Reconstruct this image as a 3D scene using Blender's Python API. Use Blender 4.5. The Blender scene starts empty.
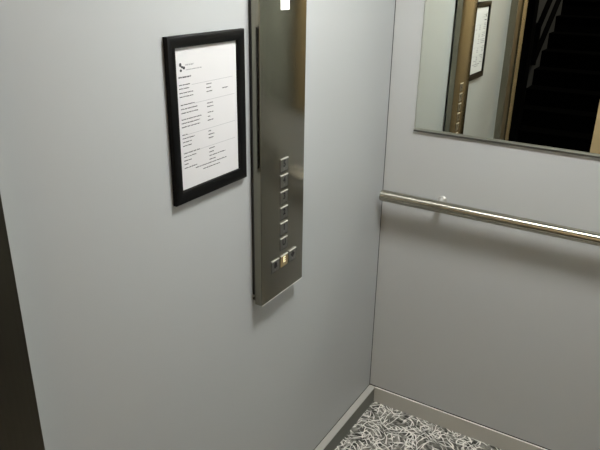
import bpy, bmesh, math, random
from mathutils import Vector, Matrix
random.seed(7)
sc = bpy.context.scene
COL = sc.collection

# ------------------------------------------------------------------ helpers
def new_obj(name, bm, mat, parent=None, smooth=False):
    me = bpy.data.meshes.new(name)
    bmesh.ops.recalc_face_normals(bm, faces=bm.faces[:])
    bm.to_mesh(me); bm.free()
    if smooth:
        for p in me.polygons: p.use_smooth = True
    o = bpy.data.objects.new(name, me)
    if mat: me.materials.append(mat)
    COL.objects.link(o)
    if parent is not None:
        o.parent = parent
        pw = world_loc(parent)
        o.location = (0, 0, 0)
        me.transform(Matrix.Translation(-pw))
    return o

def world_loc(o):
    v = Vector(o.location)
    while o.parent is not None:
        o = o.parent; v = v + Vector(o.location)
    return v

def thing(name, label, cat, loc, group=None):
    o = bpy.data.objects.new(name, None); COL.objects.link(o)
    o.empty_display_size = .05
    o.location = loc; o['label'] = label; o['category'] = cat
    if group: o['group'] = group
    return o

def structure(name, bm, mat, label=None):
    o = new_obj(name, bm, mat)
    o['kind'] = 'structure'
    o['label'] = label; o['category'] = 'structure'
    return o

def box(bm, x0, x1, y0, y1, z0, z1, bev=0, seg=2):
    r = bmesh.ops.create_cube(bm, size=1)
    vs = r['verts']
    for v in vs:
        v.co = Vector(((x0+x1)/2+v.co.x*(x1-x0), (y0+y1)/2+v.co.y*(y1-y0), (z0+z1)/2+v.co.z*(z1-z0)))
    if bev:
        es = list({e for v in vs for e in v.link_edges})
        bmesh.ops.bevel(bm, geom=es, offset=bev, segments=seg, affect='EDGES', profile=.5)
    return bm

def B(*a, **k):
    return box(bmesh.new(), *a, **k)

def tube(bm, p0, p1, r0, r1=None, seg=32, caps=True):
    p0 = Vector(p0); p1 = Vector(p1); r1 = r0 if r1 is None else r1
    d = (p1-p0).normalized()
    a = d.orthogonal().normalized(); b = d.cross(a)
    rings = []
    for p, r in ((p0, r0), (p1, r1)):
        rings.append([bm.verts.new(p+a*r*math.cos(t)+b*r*math.sin(t)) for t in [2*math.pi*i/seg for i in range(seg)]])
    for i in range(seg):
        bm.faces.new((rings[0][i], rings[0][(i+1) % seg], rings[1][(i+1) % seg], rings[1][i]))
    if caps:
        bm.faces.new(rings[0][::-1]); bm.faces.new(rings[1])
    return bm

def lathe(bm, origin, axis, prof, seg=32):
    """prof: list of (distance along axis, radius)"""
    o = Vector(origin); d = Vector(axis).normalized()
    a = d.orthogonal().normalized(); b = d.cross(a)
    prev = None
    for t, r in prof:
        ring = [bm.verts.new(o+d*t+(a*math.cos(2*math.pi*i/seg)+b*math.sin(2*math.pi*i/seg))*max(r, 1e-5)) for i in range(seg)]
        if prev:
            for i in range(seg):
                bm.faces.new((prev[i], prev[(i+1) % seg], ring[(i+1) % seg], ring[i]))
        else: bm.faces.new(ring[::-1])
        prev = ring
    bm.faces.new(prev)
    return bm

def flat_smooth(o, angle=35):
    me = o.data
    for p in me.polygons: p.use_smooth = True
    bm = bmesh.new(); bm.from_mesh(me)
    for e in bm.edges:
        if len(e.link_faces) == 2 and e.calc_face_angle(0) > math.radians(angle): e.smooth = False
    bm.to_mesh(me); bm.free()
    return o

# ------------------------------------------------------------------ materials
def mat(name, col, rough=.5, metal=0., spec=.5):
    m = bpy.data.materials.new(name); m.use_nodes = True
    p = m.node_tree.nodes['Principled BSDF']
    p.inputs['Base Color'].default_value = (*col, 1)
    p.inputs['Roughness'].default_value = rough
    p.inputs['Metallic'].default_value = metal
    p.inputs['Specular IOR Level'].default_value = spec
    return m

def nodes(m):
    nt = m.node_tree
    def N(t, **k):
        n = nt.nodes.new(t)
        for a, b in k.items(): setattr(n, a, b)
        return n
    return nt, N, nt.links.new, nt.nodes['Principled BSDF']

def paint(name, col, rough=.4, spec=.4, bump=.012):
    m = mat(name, col, rough, 0, spec)
    nt, N, L, p = nodes(m)
    tc = N('ShaderNodeTexCoord')
    no = N('ShaderNodeTexNoise'); no.inputs['Scale'].default_value = 900; no.inputs['Detail'].default_value = 2
    L(tc.outputs['Object'], no.inputs['Vector'])
    bp = N('ShaderNodeBump'); bp.inputs['Strength'].default_value = bump; bp.inputs['Distance'].default_value = .002
    L(no.outputs['Fac'], bp.inputs['Height']); L(bp.outputs['Normal'], p.inputs['Normal'])
    big = N('ShaderNodeTexNoise'); big.inputs['Scale'].default_value = 3.5; big.inputs['Detail'].default_value = 3
    L(tc.outputs['Object'], big.inputs['Vector'])
    mr = N('ShaderNodeMapRange'); mr.inputs['To Min'].default_value = rough-.05; mr.inputs['To Max'].default_value = rough+.05
    L(big.outputs['Fac'], mr.inputs['Value']); L(mr.outputs['Result'], p.inputs['Roughness'])
    return m

def brushed(name, col, rough=.25, stretch=(1, 1, 1), var=.10, rvar=.06):
    """brushed stainless: grain stretched along one axis"""
    m = mat(name, col, rough, 1.0)
    nt, N, L, p = nodes(m)
    tc = N('ShaderNodeTexCoord'); mp = N('ShaderNodeMapping'); mp.inputs['Scale'].default_value = stretch
    L(tc.outputs['Object'], mp.inputs['Vector'])
    no = N('ShaderNodeTexNoise'); no.inputs['Scale'].default_value = 1; no.inputs['Detail'].default_value = 5
    L(mp.outputs['Vector'], no.inputs['Vector'])
    mr = N('ShaderNodeMapRange'); mr.inputs['To Min'].default_value = rough-rvar; mr.inputs['To Max'].default_value = rough+rvar
    L(no.outputs['Fac'], mr.inputs['Value']); L(mr.outputs['Result'], p.inputs['Roughness'])
    mx = N('ShaderNodeMixRGB')
    mx.inputs['Color1'].default_value = (*[c*(1-var) for c in col], 1); mx.inputs['Color2'].default_value = (*[c*(1+var) for c in col], 1)
    L(no.outputs['Fac'], mx.inputs['Fac']); L(mx.outputs['Color'], p.inputs['Base Color'])
    bp = N('ShaderNodeBump'); bp.inputs['Strength'].default_value = .04; bp.inputs['Distance'].default_value = .0005
    L(no.outputs['Fac'], bp.inputs['Height']); L(bp.outputs['Normal'], p.inputs['Normal'])
    return m

def emit(name, col, s):
    m = mat(name, col, .4)
    p = m.node_tree.nodes['Principled BSDF']
    p.inputs['Emission Color'].default_value = (*col, 1); p.inputs['Emission Strength'].default_value = s
    return m

M = {}
M['wall'] = paint('grey_wall_panel', (.436, .447, .444), .42, .4)
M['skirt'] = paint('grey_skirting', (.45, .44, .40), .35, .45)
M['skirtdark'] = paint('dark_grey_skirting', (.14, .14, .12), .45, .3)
M['ceiling'] = paint('ceiling_white', (.30, .30, .29), .5)
M['plate'] = brushed('brushed_steel_plate', (.25, .238, .195), .2, (500, 500, 3))
M['jamb'] = brushed('door_steel', (.28, .255, .20), .14, (300, 300, 2))
M['rail'] = brushed('handrail_steel', (.42, .40, .335), .27, (4, 500, 500), .05, .03)
_nt, _N, _L, _p = nodes(M['rail'])
_tg = _N('ShaderNodeTangent', direction_type='RADIAL', axis='X'); _L(_tg.outputs[0], _p.inputs['Tangent']); _p.inputs['Anisotropic'].default_value = .85; _p.inputs['Anisotropic Rotation'].default_value = .25
M['steel'] = mat('satin_steel', (.55, .54, .49), .28, 1)
M['cap'] = mat('rail_cap_steel', (.30, .30, .29), .4, 1)
M['dark'] = mat('black_back_box', (.012, .012, .011), .6)
M['button'] = brushed('button_steel', (.25, .245, .225), .34, (400, 400, 60), .12)
M['edge'] = mat('edge_highlight', (.85, .84, .80), .3, .6)  # pale colour paints the lit button tops and the panel's lower bevel highlight
M['dimreveal'] = brushed('darkened_reveal', (.075, .066, .05), .3, (300, 300, 2))  # dark colour painted in for the dim reflection on the door reveals
M['bracket'] = mat('bright_bracket_steel', (.60, .59, .56), .42, .8)
M['skirtglint'] = mat('skirt_edge_highlight', (.8, .79, .75), .3, 0, .5)  # pale colour painted as the highlight along the back skirting's top
M['ink'] = mat('black_engraving', (.012, .012, .012), .6)
M['braille'] = mat('braille_steel', (.5, .49, .46), .35, 1)
M['frame'] = mat('black_lacquer', (.0035, .0035, .0035), .45, 0, .12)
M['print'] = mat('printed_ink', (.06, .06, .065), .8, 0, .1)
M['printgrey'] = mat('printed_grey_ink', (.40, .40, .41), .8, 0, .1)
M['paper'] = mat('white_paper', (.65, .64, .64), .65, 0, .25)
M['mirror'] = mat('mirror_silver', (.80, .83, .75), 0.0, 1)
M['mirror_edge'] = mat('mirror_glass_edge', (.42, .43, .38), .3, .5, .6)
M['gap'] = mat('mirror_gap_shade', (.10, .10, .09), .4, .6)  # dark colour painted for the shadow gap below the mirror
M['lamp'] = emit('lamp_diffuser', (.98, .99, .97), 79)
M['lamp_frame'] = mat('lamp_frame', (.7, .7, .7), .4)
M['display'] = emit('display_white', (1, .99, .97), 3)
M['gold'] = emit('lit_button_amber', (.22, .16, .07), .05)
M['goldglyph'] = emit('lit_letter', (1.0, .86, .55), .75)
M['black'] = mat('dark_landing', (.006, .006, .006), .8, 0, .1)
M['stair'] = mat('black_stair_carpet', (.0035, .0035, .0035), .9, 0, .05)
M['landgrey'] = mat('landing_grey_wall', (.30, .30, .31), .8, 0, .2)
M['beige'] = paint('beige_landing_wall', (.80, .62, .38), .6, .3)
M['warm_lamp'] = emit('landing_lamp_diffuser', (1, .86, .66), 12)

def carpet_mat():
    """dark pile carpet printed with scribbled pale strands: warped line fields at several angles, broken into strokes"""
    m = mat('swirl_carpet', (.06, .06, .05), .95, 0, .1)
    nt, N, L, p = nodes(m)
    tc = N('ShaderNodeTexCoord')
    wz = N('ShaderNodeTexNoise'); wz.inputs['Scale'].default_value = 9; wz.inputs['Detail'].default_value = 1.5
    L(tc.outputs['Object'], wz.inputs['Vector'])
    c = N('ShaderNodeVectorMath', operation='SUBTRACT'); L(wz.outputs['Color'], c.inputs[0]); c.inputs[1].default_value = (.5, .5, .5)
    lines = []
    for ang, sc_, th, off, amp in ((.5, 14, .12, 0, .08), (2.0, 17, .11, 7.3, .085), (2.7, 13, .09, 3.1, .09), (1.2, 20, .12, 11.7, .08), (.1, 15, .10, 5.9, .08), (1.6, 11, .08, 15.1, .10), (2.3, 18, .10, 21.4, .09)):
        s = N('ShaderNodeVectorMath', operation='SCALE'); L(c.outputs[0], s.inputs[0]); s.inputs['Scale'].default_value = amp
        ad = N('ShaderNodeVectorMath', operation='ADD'); L(tc.outputs['Object'], ad.inputs[0]); L(s.outputs[0], ad.inputs[1])
        mp = N('ShaderNodeMapping'); mp.inputs['Location'].default_value = (off, off*1.7, 0); mp.inputs['Rotation'].default_value = (0, 0, ang)
        L(ad.outputs[0], mp.inputs['Vector'])
        wv = N('ShaderNodeTexWave', wave_type='BANDS', bands_direction='X', wave_profile='SIN')
        wv.inputs['Scale'].default_value = sc_; wv.inputs['Distortion'].default_value = 1.8; wv.inputs['Detail'].default_value = 1; wv.inputs['Detail Scale'].default_value = 1.5
        L(mp.outputs['Vector'], wv.inputs['Vector'])
        mr = N('ShaderNodeMapRange'); mr.inputs['From Min'].default_value = 1-th; mr.inputs['From Max'].default_value = 1-th*.4
        L(wv.outputs['Fac'], mr.inputs['Value'])
        mk = N('ShaderNodeTexNoise'); mk.inputs['Scale'].default_value = 22; mk.inputs['Detail'].default_value = 1
        L(mp.outputs['Vector'], mk.inputs['Vector'])
        mm = N('ShaderNodeMapRange'); mm.inputs['From Min'].default_value = .49; mm.inputs['From Max'].default_value = .60
        L(mk.outputs['Fac'], mm.inputs['Value'])
        mu = N('ShaderNodeMath', operation='MULTIPLY'); L(mr.outputs[0], mu.inputs[0]); L(mm.outputs[0], mu.inputs[1])
        lines.append(mu)
    cur = lines[0]
    for l in lines[1:]:
        mx = N('ShaderNodeMath', operation='MAXIMUM'); L(cur.outputs[0], mx.inputs[0]); L(l.outputs[0], mx.inputs[1]); cur = mx
    b = N('ShaderNodeTexNoise'); b.inputs['Scale'].default_value = 22; b.inputs['Detail'].default_value = 4; b.inputs['Distortion'].default_value = 1.5
    L(tc.outputs['Object'], b.inputs['Vector'])
    ramp = N('ShaderNodeValToRGB')
    ramp.color_ramp.elements[0].position = .38; ramp.color_ramp.elements[0].color = (.035, .035, .03, 1)
    ramp.color_ramp.elements[1].position = .66; ramp.color_ramp.elements[1].color = (.27, .26, .23, 1)
    L(b.outputs['Fac'], ramp.inputs['Fac'])
    mx = N('ShaderNodeMixRGB'); L(cur.outputs[0], mx.inputs['Fac']); L(ramp.outputs['Color'], mx.inputs['Color1'])
    mx.inputs['Color2'].default_value = (.86, .84, .78, 1)
    L(mx.outputs['Color'], p.inputs['Base Color'])
    fb = N('ShaderNodeTexNoise'); fb.inputs['Scale'].default_value = 400
    L(tc.outputs['Object'], fb.inputs['Vector'])
    bp = N('ShaderNodeBump'); bp.inputs['Strength'].default_value = .4; bp.inputs['Distance'].default_value = .002
    L(fb.outputs['Fac'], bp.inputs['Height']); L(bp.outputs['Normal'], p.inputs['Normal'])
    return m
M['carpet'] = carpet_mat()

# ------------------------------------------------------------------ the lift car
FY0, FY1 = -1.62, -1.54
H = 2.2; W = 1.1; D = 1.447
structure('wall_left', B(-.03, 0, -D, -.0025, .0715, H), M['wall'], 'left grey metal wall of the lift car')
structure('wall_back', B(-.03, W+.03, 0, .03, .0715, H), M['wall'], 'back grey metal wall of the lift car')
structure('wall_right', B(W, W+.03, -D, -.0025, .0715, H), M['wall'], 'right grey metal wall of the lift car')
structure('floor', B(-.03, W+.03, FY1, .03, -.02, 0), M['carpet'], 'dark carpet floor with white squiggle pattern')
structure('ceiling', B(-.03, W+.03, FY1, .03, H, H+.02), M['ceiling'], 'pale ceiling of the lift car')
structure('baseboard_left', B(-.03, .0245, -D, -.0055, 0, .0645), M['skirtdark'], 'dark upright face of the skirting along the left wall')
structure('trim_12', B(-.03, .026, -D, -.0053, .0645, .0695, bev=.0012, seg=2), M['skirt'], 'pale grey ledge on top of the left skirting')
bb = structure('baseboard_back', B(-.03, W+.03, -.005, .03, 0, .0655), M['skirt'], 'flat grey skirting along the back wall')
structure('baseboard_right', B(W-.026, W+.03, -D, -.0035, 0, .0695, bev=.0015, seg=2), M['skirt'], 'grey ledge skirting along the right wall')
# door returns of the car and the landing frame around the open doorway
FY0, FY1 = -1.62, -1.54
structure('trim_1', B(-.03, .034, FY1, -D, 0, H, bev=.001), M['jamb'], 'left steel door return of the lift car')
structure('trim_2', B(W-.034, W+.03, FY1, -D, 0, H, bev=.001), M['jamb'], 'right steel door return of the lift car')
structure('trim_3', B(.034, W-.034, FY1, -D, 2.1, H), M['jamb'], 'steel door header of the lift car')
structure('trim_4', B(-.07, .042, FY0, FY1, 0, 2.1, bev=.001), M['jamb'], 'left steel landing door frame')
structure('trim_5', B(W-.042, W+.07, FY0, FY1, 0, 2.1, bev=.001), M['jamb'], 'right steel landing door frame')
structure('trim_6', B(-.07, W+.07, FY0, FY1, 2.1, 2.22), M['jamb'], 'steel landing door header')
structure('trim_7', B(-.03, W+.03, FY0, FY1, -.03, -.001), M['steel'], 'metal door sill')
# dark joints between the panels; pale and dark strips painted for light and shade
structure('trim_13', B(.0262, W, -.0062, .01, .0655, .0682, bev=.0005), M['skirtglint'], 'pale strip painted as the lit edge on top of the back skirting')
structure('trim_14', B(.0335, .0346, FY1, -D-.0012, 0, 2.1), M['dimreveal'], 'added strip painted as the dim reflection on the inner edge of the left door return')
structure('trim_15', B(W-.0346, W-.0335, FY1, -D-.0012, 0, 2.1), M['dimreveal'], 'added strip painted as the dim reflection on the inner edge of the right door return')
structure('trim_9', B(-.012, .0006, -.0042, -.0002, .0695, H), M['dark'], 'dark joint in the corner between left and back wall')
structure('trim_10', B(.0006, W, -.0008, .01, .0682, .0722), M['dark'], 'dark joint above the back skirting')
structure('trim_11', B(-.01, .0012, -D, -.0042, .0690, .0722), M['dark'], 'dark joint above the left skirting')

# ------------------------------------------------------------------ ceiling lamp
t = thing('ceiling_light', 'square white ceiling light panel in the middle of the lift ceiling', 'lamp', (.55, -.72, H))
LX, LY = .15, .15
fr = bmesh.new()
box(fr, .55-LX-.02, .55+LX+.02, -.72-LY-.02, -.72-LY, H-.016, H-.0002); box(fr, .55-LX-.02, .55+LX+.02, -.72+LY, -.72+LY+.02, H-.016, H-.0002)
box(fr, .55-LX-.02, .55-LX, -.72-LY, -.72+LY, H-.016, H-.0002); box(fr, .55+LX, .55+LX+.02, -.72-LY, -.72+LY, H-.016, H-.0002)
new_obj('light_frame', fr, M['lamp_frame'], t)
new_obj('diffuser', B(.55-LX, .55+LX, -.72-LY, -.72+LY, H-.012, H-.0005), M['lamp'], t)

# ------------------------------------------------------------------ mirror
t = thing('wall_mirror', 'large frameless mirror on the back wall above the handrail', 'mirror', (.55, 0, 1.122))
mx0, mx1, mz0, mz1 = .0979, 1.0, 1.1219, 2.05
new_obj('bottom_gap_shade', B(mx0, mx1, -.0075, 0, mz0, mz0+.0055), M['gap'], t)['label'] = 'strip painted dark like the shadowed channel under the mirror'
e = .0075; b0 = mz0+.0055
bm = bmesh.new()
f0 = [bm.verts.new(v) for v in ((mx0, 0, b0), (mx1, 0, b0), (mx1, 0, mz1), (mx0, 0, mz1))]
f1 = [bm.verts.new(v) for v in ((mx0, -.0035, b0), (mx1, -.0035, b0), (mx1, -.0035, mz1), (mx0, -.0035, mz1))]
inner = ((mx0+.003, -.006, b0+e), (mx1-.003, -.006, b0+e), (mx1-.003, -.006, mz1-e), (mx0+.003, -.006, mz1-e))
f2 = [bm.verts.new(v) for v in inner]
for a, b in ((f0, f1), (f1, f2)):
    for i in range(4): bm.faces.new((a[i], a[(i+1) % 4], b[(i+1) % 4], b[i]))
bm.faces.new(f0[::-1])
new_obj('polished_edge', bm, M['mirror_edge'], t)['label'] = 'grey-green polished glass edge'
bm = bmesh.new()
bm.faces.new([bm.verts.new(v) for v in inner])
new_obj('mirror_glass', bm, M['mirror'], t)

# ------------------------------------------------------------------ handrail
t = thing('handrail', 'round brushed steel handrail across the back wall below the mirror', 'handrail', (.55, -.065, .9))
RZ, RY, RR = .900, -.065, .0195
o = new_obj('rail_tube', tube(bmesh.new(), (.026, RY, RZ), (W-.026, RY, RZ), RR, seg=48, caps=False), M['rail'], t, smooth=True)
for s, x in ((-1, .026), (1, W-.026)):
    c = new_obj('end_cap', lathe(bmesh.new(), (x, RY, RZ), (s, 0, 0), [(-.004, RR*.98), (0, RR*.98), (.0022, RR*.96), (.003, RR*.85), (.003, 0)], 40), M['cap'], t)
    flat_smooth(c)
for x in (.219, W-.219):
    b = bmesh.new()
    lathe(b, (x, 0, RZ), (0, -1, 0), [(0.0002, .016), (.004, .016), (.0055, .0145), (.006, .0125), (.03, .0115), (.049, .0115)], 32)
    c = new_obj('bracket', b, M['bracket'], t); flat_smooth(c)

# ------------------------------------------------------------------ control panel
t = thing('control_panel', 'tall brushed steel lift control panel with a column of square buttons', 'control panel', (0, -.69, .81))
PX = .030; PY0, PY1, PZ0, PZ1 = -.7908, -.5943, .810, 2.02
new_obj('back_box', B(.0003, .0075, PY0+.001, PY1-.001, PZ0+.012, PZ1-.012), M['dark'], t)
fp = new_obj('faceplate', B(.0075, PX, PY0, PY1, PZ0, PZ1, bev=.0016, seg=3), M['plate'], t); flat_smooth(fp, 50)
new_obj('lower_highlight', B(PX-.002, PX+.0006, PY0+.001, PY1-.001, PZ0-.0006, PZ0+.0018, bev=.0004), M['edge'], t)['label'] = 'pale strip painted as the highlight on the lower edge'
new_obj('fixing_tab', B(.0015, .006, PY0-.004, PY0+.001, .832, .837), M['steel'], t)

def glyph(text, y, z, size, x, m, parent, name, sx=1.0):
    cu = bpy.data.curves.new(name, 'FONT'); cu.body = text; cu.size = size; cu.align_x = 'CENTER'; cu.align_y = 'CENTER'
    cu.extrude = .0003; cu.offset = size*.03
    tmp = bpy.data.objects.new(name, cu); COL.objects.link(tmp)
    dg = bpy.context.evaluated_depsgraph_get()
    me = bpy.data.meshes.new_from_object(tmp.evaluated_get(dg))
    bpy.data.objects.remove(tmp)
    # text x -> +y world (reads left to right seen from +x), text y -> z, text z -> x
    R = Matrix(((0, 0, 1, x), (sx, 0, 0, y), (0, 1, 0, z), (0, 0, 0, 1)))
    me.transform(R); me.transform(Matrix.Translation(-world_loc(parent)))
    me.materials.clear(); me.materials.append(m)
    o = bpy.data.objects.new(name, me); COL.objects.link(o); o.parent = parent
    return o

def button(yc, ztop, char=None, lit=False, label=None, symbol=None):
    w, h, dep = .0335, .0315, .0012
    zc = ztop-h/2
    x1 = PX+dep
    o = new_obj('button', B(PX-.001, x1, yc-w/2, yc+w/2, zc-h/2, zc+h/2, bev=.0009, seg=2), M['gold'] if lit else M['button'], t)
    o['label'] = label
    # dark seam collar around the cap
    bm = bmesh.new(); k = .0013
    for a in ((yc-w/2-k, yc-w/2, zc-h/2-k, zc+h/2+k), (yc+w/2, yc+w/2+k, zc-h/2-k, zc+h/2+k), (yc-w/2, yc+w/2, zc-h/2-k, zc-h/2), (yc-w/2, yc+w/2, zc+h/2, zc+h/2+k)):
        box(bm, PX-.0005, PX+.0003, *a)
    new_obj('seam', bm, M['dark'], o)
    new_obj('top_highlight', B(x1-.0018, x1+.0012, yc-w/2+.0002, yc+w/2-.0002, zc+h/2-.0012, zc+h/2+.0016, bev=.0005), M['edge'], o)['label'] = 'pale strip painted as the lit top edge'
    if char:
        glyph(char, yc, zc+.0025, .022, x1, M['goldglyph'] if lit else M['ink'], o, 'numeral' if char.isdigit() else 'letter')
    if symbol == 'bell':
        bm = bmesh.new()
        pts = [(-.0085, -.006), (-.0065, -.003), (-.0060, .003), (-.0040, .0075), (-.0012, .009), (.0012, .009), (.0040, .0075), (.0060, .003), (.0065, -.003), (.0085, -.006)]
        a = [bm.verts.new((x1+.0004, yc+p, zc+.002+q)) for p, q in pts]; b = [bm.verts.new((x1-.0002, yc+p, zc+.002+q)) for p, q in pts]
        bm.faces.new(a); bm.faces.new(b[::-1])
        for i in range(len(pts)): bm.faces.new((a[i], b[i], b[(i+1) % len(pts)], a[(i+1) % len(pts)]))
        tube(bm, (x1-.0002, yc, zc-.005), (x1+.0004, yc, zc-.005), .0023, seg=16)
        new_obj('bell_symbol', bm, M['ink'], o)
    if symbol == 'doors':
        bm = bmesh.new()
        for s in (-1, 1):
            pts = [(s*.0025, .0075), (s*.0025, -.0065), (s*.0095, .0005)]
            a = [bm.verts.new((x1+.0004, yc+p, zc+.002+q)) for p, q in pts]; b = [bm.verts.new((x1-.0002, yc+p, zc+.002+q)) for p, q in pts]
            bm.faces.new(a); bm.faces.new(b[::-1])
            for i in range(3): bm.faces.new((a[i], b[i], b[(i+1) % 3], a[(i+1) % 3]))
        box(bm, x1-.0002, x1+.0004, yc-.0013, yc+.0013, zc-.0065, zc+.0115)
        new_obj('door_open_symbol', bm, M['ink'], o)
    # braille dots under the character
    bm = bmesh.new()
    for i, j in ((0, 0), (0, 1), (1, 0)):
        bmesh.ops.create_icosphere(bm, subdivisions=1, radius=.0008, matrix=Matrix.Translation((x1, yc-.002+.0025*i, zc-.0085-.0025*j)))
    new_obj('braille', bm, M['braille'], o)
    return o
yb = -.6903
for i, ch in enumerate('54321U'):
    button(yb, 1.180-.0425*i, ch, label='square steel button marked ' + ch)
button(-.7300, .9175, None, label='square steel alarm bell button', symbol='bell')
button(-.6885, .9175, 'E', lit=True, label='amber lit button marked E')
button(-.6475, .9180, None, label='square steel door opening button', symbol='doors')
d = new_obj('display_screen', B(PX-.001, PX+.0008, -.7065, -.6735, 1.529, 1.60), M['display'], t); d['label'] = 'bright white floor display'

# ------------------------------------------------------------------ framed notice
t = thing('notice_frame', 'black picture frame with a printed white notice left of the control panel', 'picture frame', (0, -.9455, 1.1654))
fy0, fy1, fz0, fz1 = -1.0590, -.8190, 1.1625, 1.4950
wl, wr, wb, wt = .0205, .0265, .0275, .0220
prof = [(0, .0004), (0, .0095), (.0012, .0120), (.004, .0138), (.009, .0148), (.016, .0150), (.0225, .0142), (.0262, .0125), (.0272, .0108), (.0272, .0060)]
bm = bmesh.new(); rings = []
for w, d in prof:
    k = w/.0272; d *= .9
    l_, r_, b_, t_ = fy0+wl*k, fy1-wr*k, fz0+wb*k, fz1-wt*k
    rings.append([bm.verts.new((d, y, z)) for y, z in ((l_, b_), (r_, b_), (r_, t_), (l_, t_))])
for a, b in zip(rings, rings[1:]):
    for i in range(4): bm.faces.new((a[i], a[(i+1) % 4], b[(i+1) % 4], b[i]))
bm.faces.new(rings[0])
o = new_obj('moulding', bm, M['frame'], t); flat_smooth(o, 50)
XP = .0062
sheet = new_obj('notice_sheet', B(.0032, XP, fy0+wl-.001, fy1-wr+.001, fz0+wb-.001, fz1-wt+.001), M['paper'], t)

# illegible fine print: rows of tiny letter strokes, word by word (mm from the left text edge, mm height)
oy = -1.0365; oz = .0006
def row(bm, u0, u1, z, hgt=2.3):
    u = u0
    left = random.randint(4, 9)
    x = XP+.0002
    while u < u1-.4:
        if left <= 0:
            u += 1.3; left = random.randint(3, 9); continue
        left -= 1
        a = (oy+u/1000); zb = z/1000+oz-hgt/2000
        k = random.random(); hh = hgt/1000*(1 if k > .7 else .74)
        box(bm, XP-.0001, x, a, a+.0006, zb, zb+hh)
        if k > .25: box(bm, XP-.0001, x, a+.00045, a+.0011, zb+hh*.42, zb+hh*.42+.0006)
        if k < .75: box(bm, XP-.0001, x, a+.0009, a+.0013, zb, zb+hgt/1000*.74)
        u += 1.75
bm = bmesh.new()
row(bm, 7, 44, 1416.5, 3.6)
for u0, u1, z in ((7.7, 41.6, 1401.8), (89.1, 106.4, 1394), (7.7, 36, 1394.6), (89.2, 106, 1386.6), (7.7, 48.7, 1386.3), (89.3, 107.5, 1378.8), (141.5, 159, 1379.2), (8, 47, 1378.9),
                  (9.8, 50.3, 1363), (89.3, 108.8, 1354.8), (9.6, 58.2, 1354.6), (88.8, 108.4, 1347.6), (9.6, 59.5, 1346.7), (90, 108, 1335.6), (9.5, 69.2, 1333.9), (90.6, 96.5, 1327.2), (9.2, 64.4, 1326.5), (89.4, 108, 1319.3), (9.2, 65, 1318.8),
                  (9.4, 25, 1303.1), (90, 97.8, 1296.2), (9.8, 47.2, 1295.8), (90.3, 107.9, 1289), (9.9, 36.4, 1288.2), (90, 107.4, 1281.6), (10, 36, 1280.6),
                  (11.2, 60.4, 1265), (90.4, 108, 1258.9), (11.4, 48.8, 1257.6), (90.2, 107.6, 1250.9), (11, 33.5, 1249.8), (90.6, 143.8, 1243.1), (11.4, 24, 1242.2), (90.2, 110.7, 1235), (10.8, 49, 1234.3), (44.7, 147.2, 1227.8), (68.7, 124, 1219.8)):
    row(bm, u0, u1, z)
new_obj('printed_text', bm, M['print'], sheet)
bm = bmesh.new()
for u0, u1, z in ((45, 176, 1399), (51, 182.5, 1361.4), (9, 182.4, 1302.0), (60.4, 181, 1264.2)):
    box(bm, XP-.0001, XP+.00015, oy+u0/1000, oy+u1/1000, z/1000+oz-.0004, z/1000+oz+.0004)
row(bm, 29, 53, 1438.8, 3.2); row(bm, 29.4, 76, 1429.4, 2.2)
new_obj('printed_rules', bm, M['printgrey'], sheet)
bm = bmesh.new()
def blob(u, z, ru, rz):
    c = Vector((XP, oy+u/1000, z/1000+oz)); n = 14
    a = [bm.verts.new(c+Vector((.0003, ru/1000*math.cos(2*math.pi*i/n), rz/1000*math.sin(2*math.pi*i/n)))) for i in range(n)]
    b = [bm.verts.new((XP-.0001, v.co.y, v.co.z)) for v in a]
    bm.faces.new(a)
    for i in range(n): bm.faces.new((a[i], b[i], b[(i+1) % n], a[(i+1) % n]))
blob(14.5, 1440, 3.3, 3.8); blob(19, 1435.6, 3.2, 2.2); blob(24.3, 1433.4, 3.4, 3.0); blob(15.3, 1429.2, 3.0, 2.6)
new_obj('printed_emblem', bm, M['print'], sheet)

# ------------------------------------------------------------------ the landing seen in the mirror
LXL, LXR, LYB, LH = -1.3, 1.9, -8.2, 4.2
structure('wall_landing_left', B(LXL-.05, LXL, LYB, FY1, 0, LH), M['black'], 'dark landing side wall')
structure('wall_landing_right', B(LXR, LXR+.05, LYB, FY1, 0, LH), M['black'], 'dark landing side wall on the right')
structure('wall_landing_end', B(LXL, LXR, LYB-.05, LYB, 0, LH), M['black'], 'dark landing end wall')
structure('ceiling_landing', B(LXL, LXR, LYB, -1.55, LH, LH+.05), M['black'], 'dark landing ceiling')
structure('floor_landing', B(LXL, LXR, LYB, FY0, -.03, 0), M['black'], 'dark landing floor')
bm = bmesh.new()
box(bm, LXL, -.07, FY0+.01, FY1-.005, 0, LH); box(bm, W+.07, LXR, FY0+.01, FY1-.005, 0, LH); box(bm, -.07, W+.07, FY0+.01, FY1-.005, 2.22, LH)
structure('wall_landing_front', bm, M['landgrey'], 'landing wall around the lift doorway')
structure('wall_stair', B(-.72, -.60, LYB, -4.52, 0, LH), M['landgrey'], 'grey wall beside the staircase')
structure('wall_landing_pier', B(.333, LXR, -3.02, -2.9, 0, LH), M['beige'], 'warm beige landing wall at the right of the mirror')
structure('trim_8', B(-1.3, -.508, -4.50, -4.36, 0, LH), M['black'], 'black pillar at the foot of the stairs')

t = thing('staircase', 'black carpeted staircase climbing away from the lift, seen in the mirror', 'stairs', (0, -4.455, 0))
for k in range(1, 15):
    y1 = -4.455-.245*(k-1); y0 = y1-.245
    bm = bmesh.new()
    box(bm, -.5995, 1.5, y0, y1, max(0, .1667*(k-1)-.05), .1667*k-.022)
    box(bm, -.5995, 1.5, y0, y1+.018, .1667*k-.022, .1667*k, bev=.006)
    new_obj('step', bm, M['stair'], t)

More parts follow.
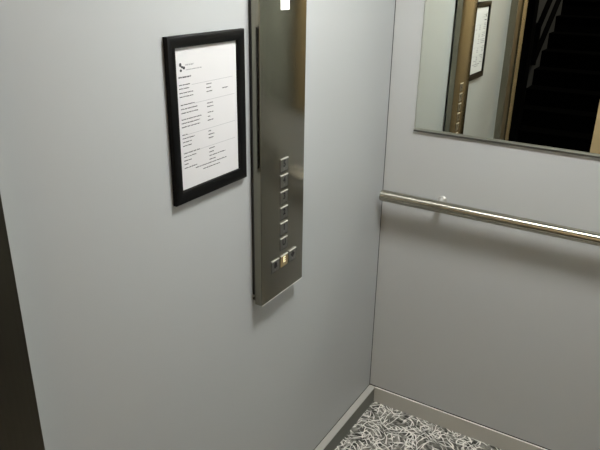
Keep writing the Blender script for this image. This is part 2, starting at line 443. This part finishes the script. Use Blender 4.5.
t = thing('stair_railing', 'black railing of sloping bars along the grey stair wall', 'railing', (-.555, -4.56, 0))
sl = .1667/.245
def barz(c, y): return c+sl*(-y)
for c in (1.19-sl*5.07, 1.06-sl*5.37):
    bm = bmesh.new()
    ya, yb2 = -4.95, -7.0
    tube(bm, (-.573, ya, barz(c, ya)), (-.573, yb2, barz(c, yb2)), .026, seg=16)
    new_obj('sloping_bar', bm, M['black'], t, smooth=True)
new_obj('post', B(-.595, -.55, -4.97, -4.925, .735, 1.15), M['black'], t)

def spot(loc, target, power, angle, name, label):  # unseen spots added to brighten the beige wall and the stair wall
    t = thing(name, label, 'lamp', loc)
    bm = bmesh.new(); lathe(bm, loc, (0, 0, -1), [(0, .055), (.012, .055), (.016, .048), (.016, .04), (.004, .036)], 32)
    new_obj('trim_ring', bm, M['lamp_frame'], t)
    tube_bm = tube(bmesh.new(), loc, (loc[0], loc[1], LH), .012, seg=12)
    new_obj('stem', tube_bm, M['lamp_frame'], t)
    ld = bpy.data.lights.new('bulb', 'SPOT'); ld.energy = power; ld.spot_size = math.radians(angle); ld.spot_blend = .6; ld.shadow_soft_size = .03
    ld.color = (1, .9, .74)
    lo = bpy.data.objects.new('bulb', ld); COL.objects.link(lo); lo.parent = t; lo.location = (0, 0, -.03)
    d = Vector(target)-(Vector(loc)-Vector((0, 0, .03)))
    lo.rotation_euler = d.to_track_quat('-Z', 'Y').to_euler()
spot((.75, -2.62, 2.55), (.55, -2.9, .6), 240, 80, 'added_landing_spot', 'unseen added warm downlight hanging above the beige landing wall')
spot((.5, -5.3, 3.9), (-.6, -5.2, 1.2), 70, 60, 'added_stair_spot', 'unseen added downlight hanging above the dark staircase')

# ------------------------------------------------------------------ camera, world, view
yaw, pitch, roll, f = CAMROT = (.5464, .3868, .0159, 628.8861)
cy, sy = math.cos(yaw), math.sin(yaw)
fwd = Vector((-sy*math.cos(pitch), cy*math.cos(pitch), -math.sin(pitch)))
right = Vector((cy, sy, 0)); up = right.cross(fwd)
r2 = right*math.cos(roll)+up*math.sin(roll); u2 = -right*math.sin(roll)+up*math.cos(roll)
cd = bpy.data.cameras.new('camera'); cam = bpy.data.objects.new('camera', cd); COL.objects.link(cam)
m4 = Matrix.Identity(4)
for i in range(3): m4[i][0] = r2[i]; m4[i][1] = u2[i]; m4[i][2] = -fwd[i]
m4.translation = Vector((.8459, -1.9515, 1.6148))
cam.matrix_world = m4
cd.sensor_width = 36; cd.sensor_fit = 'HORIZONTAL'; cd.lens = f/600*36; cd.clip_start = .02
sc.camera = cam
w = bpy.data.worlds.new('world'); sc.world = w; w.use_nodes = True
w.node_tree.nodes['Background'].inputs['Color'].default_value = (.01, .01, .011, 1)
w.node_tree.nodes['Background'].inputs['Strength'].default_value = .3
vs = sc.view_settings
vs.view_transform = 'Standard'; vs.look = 'None'; vs.gamma = 1; vs.use_curve_mapping = False; vs.exposure = 0
sc.cycles.use_denoising = True
sc.cycles.max_bounces = 12; sc.cycles.diffuse_bounces = 6; sc.cycles.glossy_bounces = 6
sc.cycles.caustics_reflective = True; sc.cycles.blur_glossy = 0.05
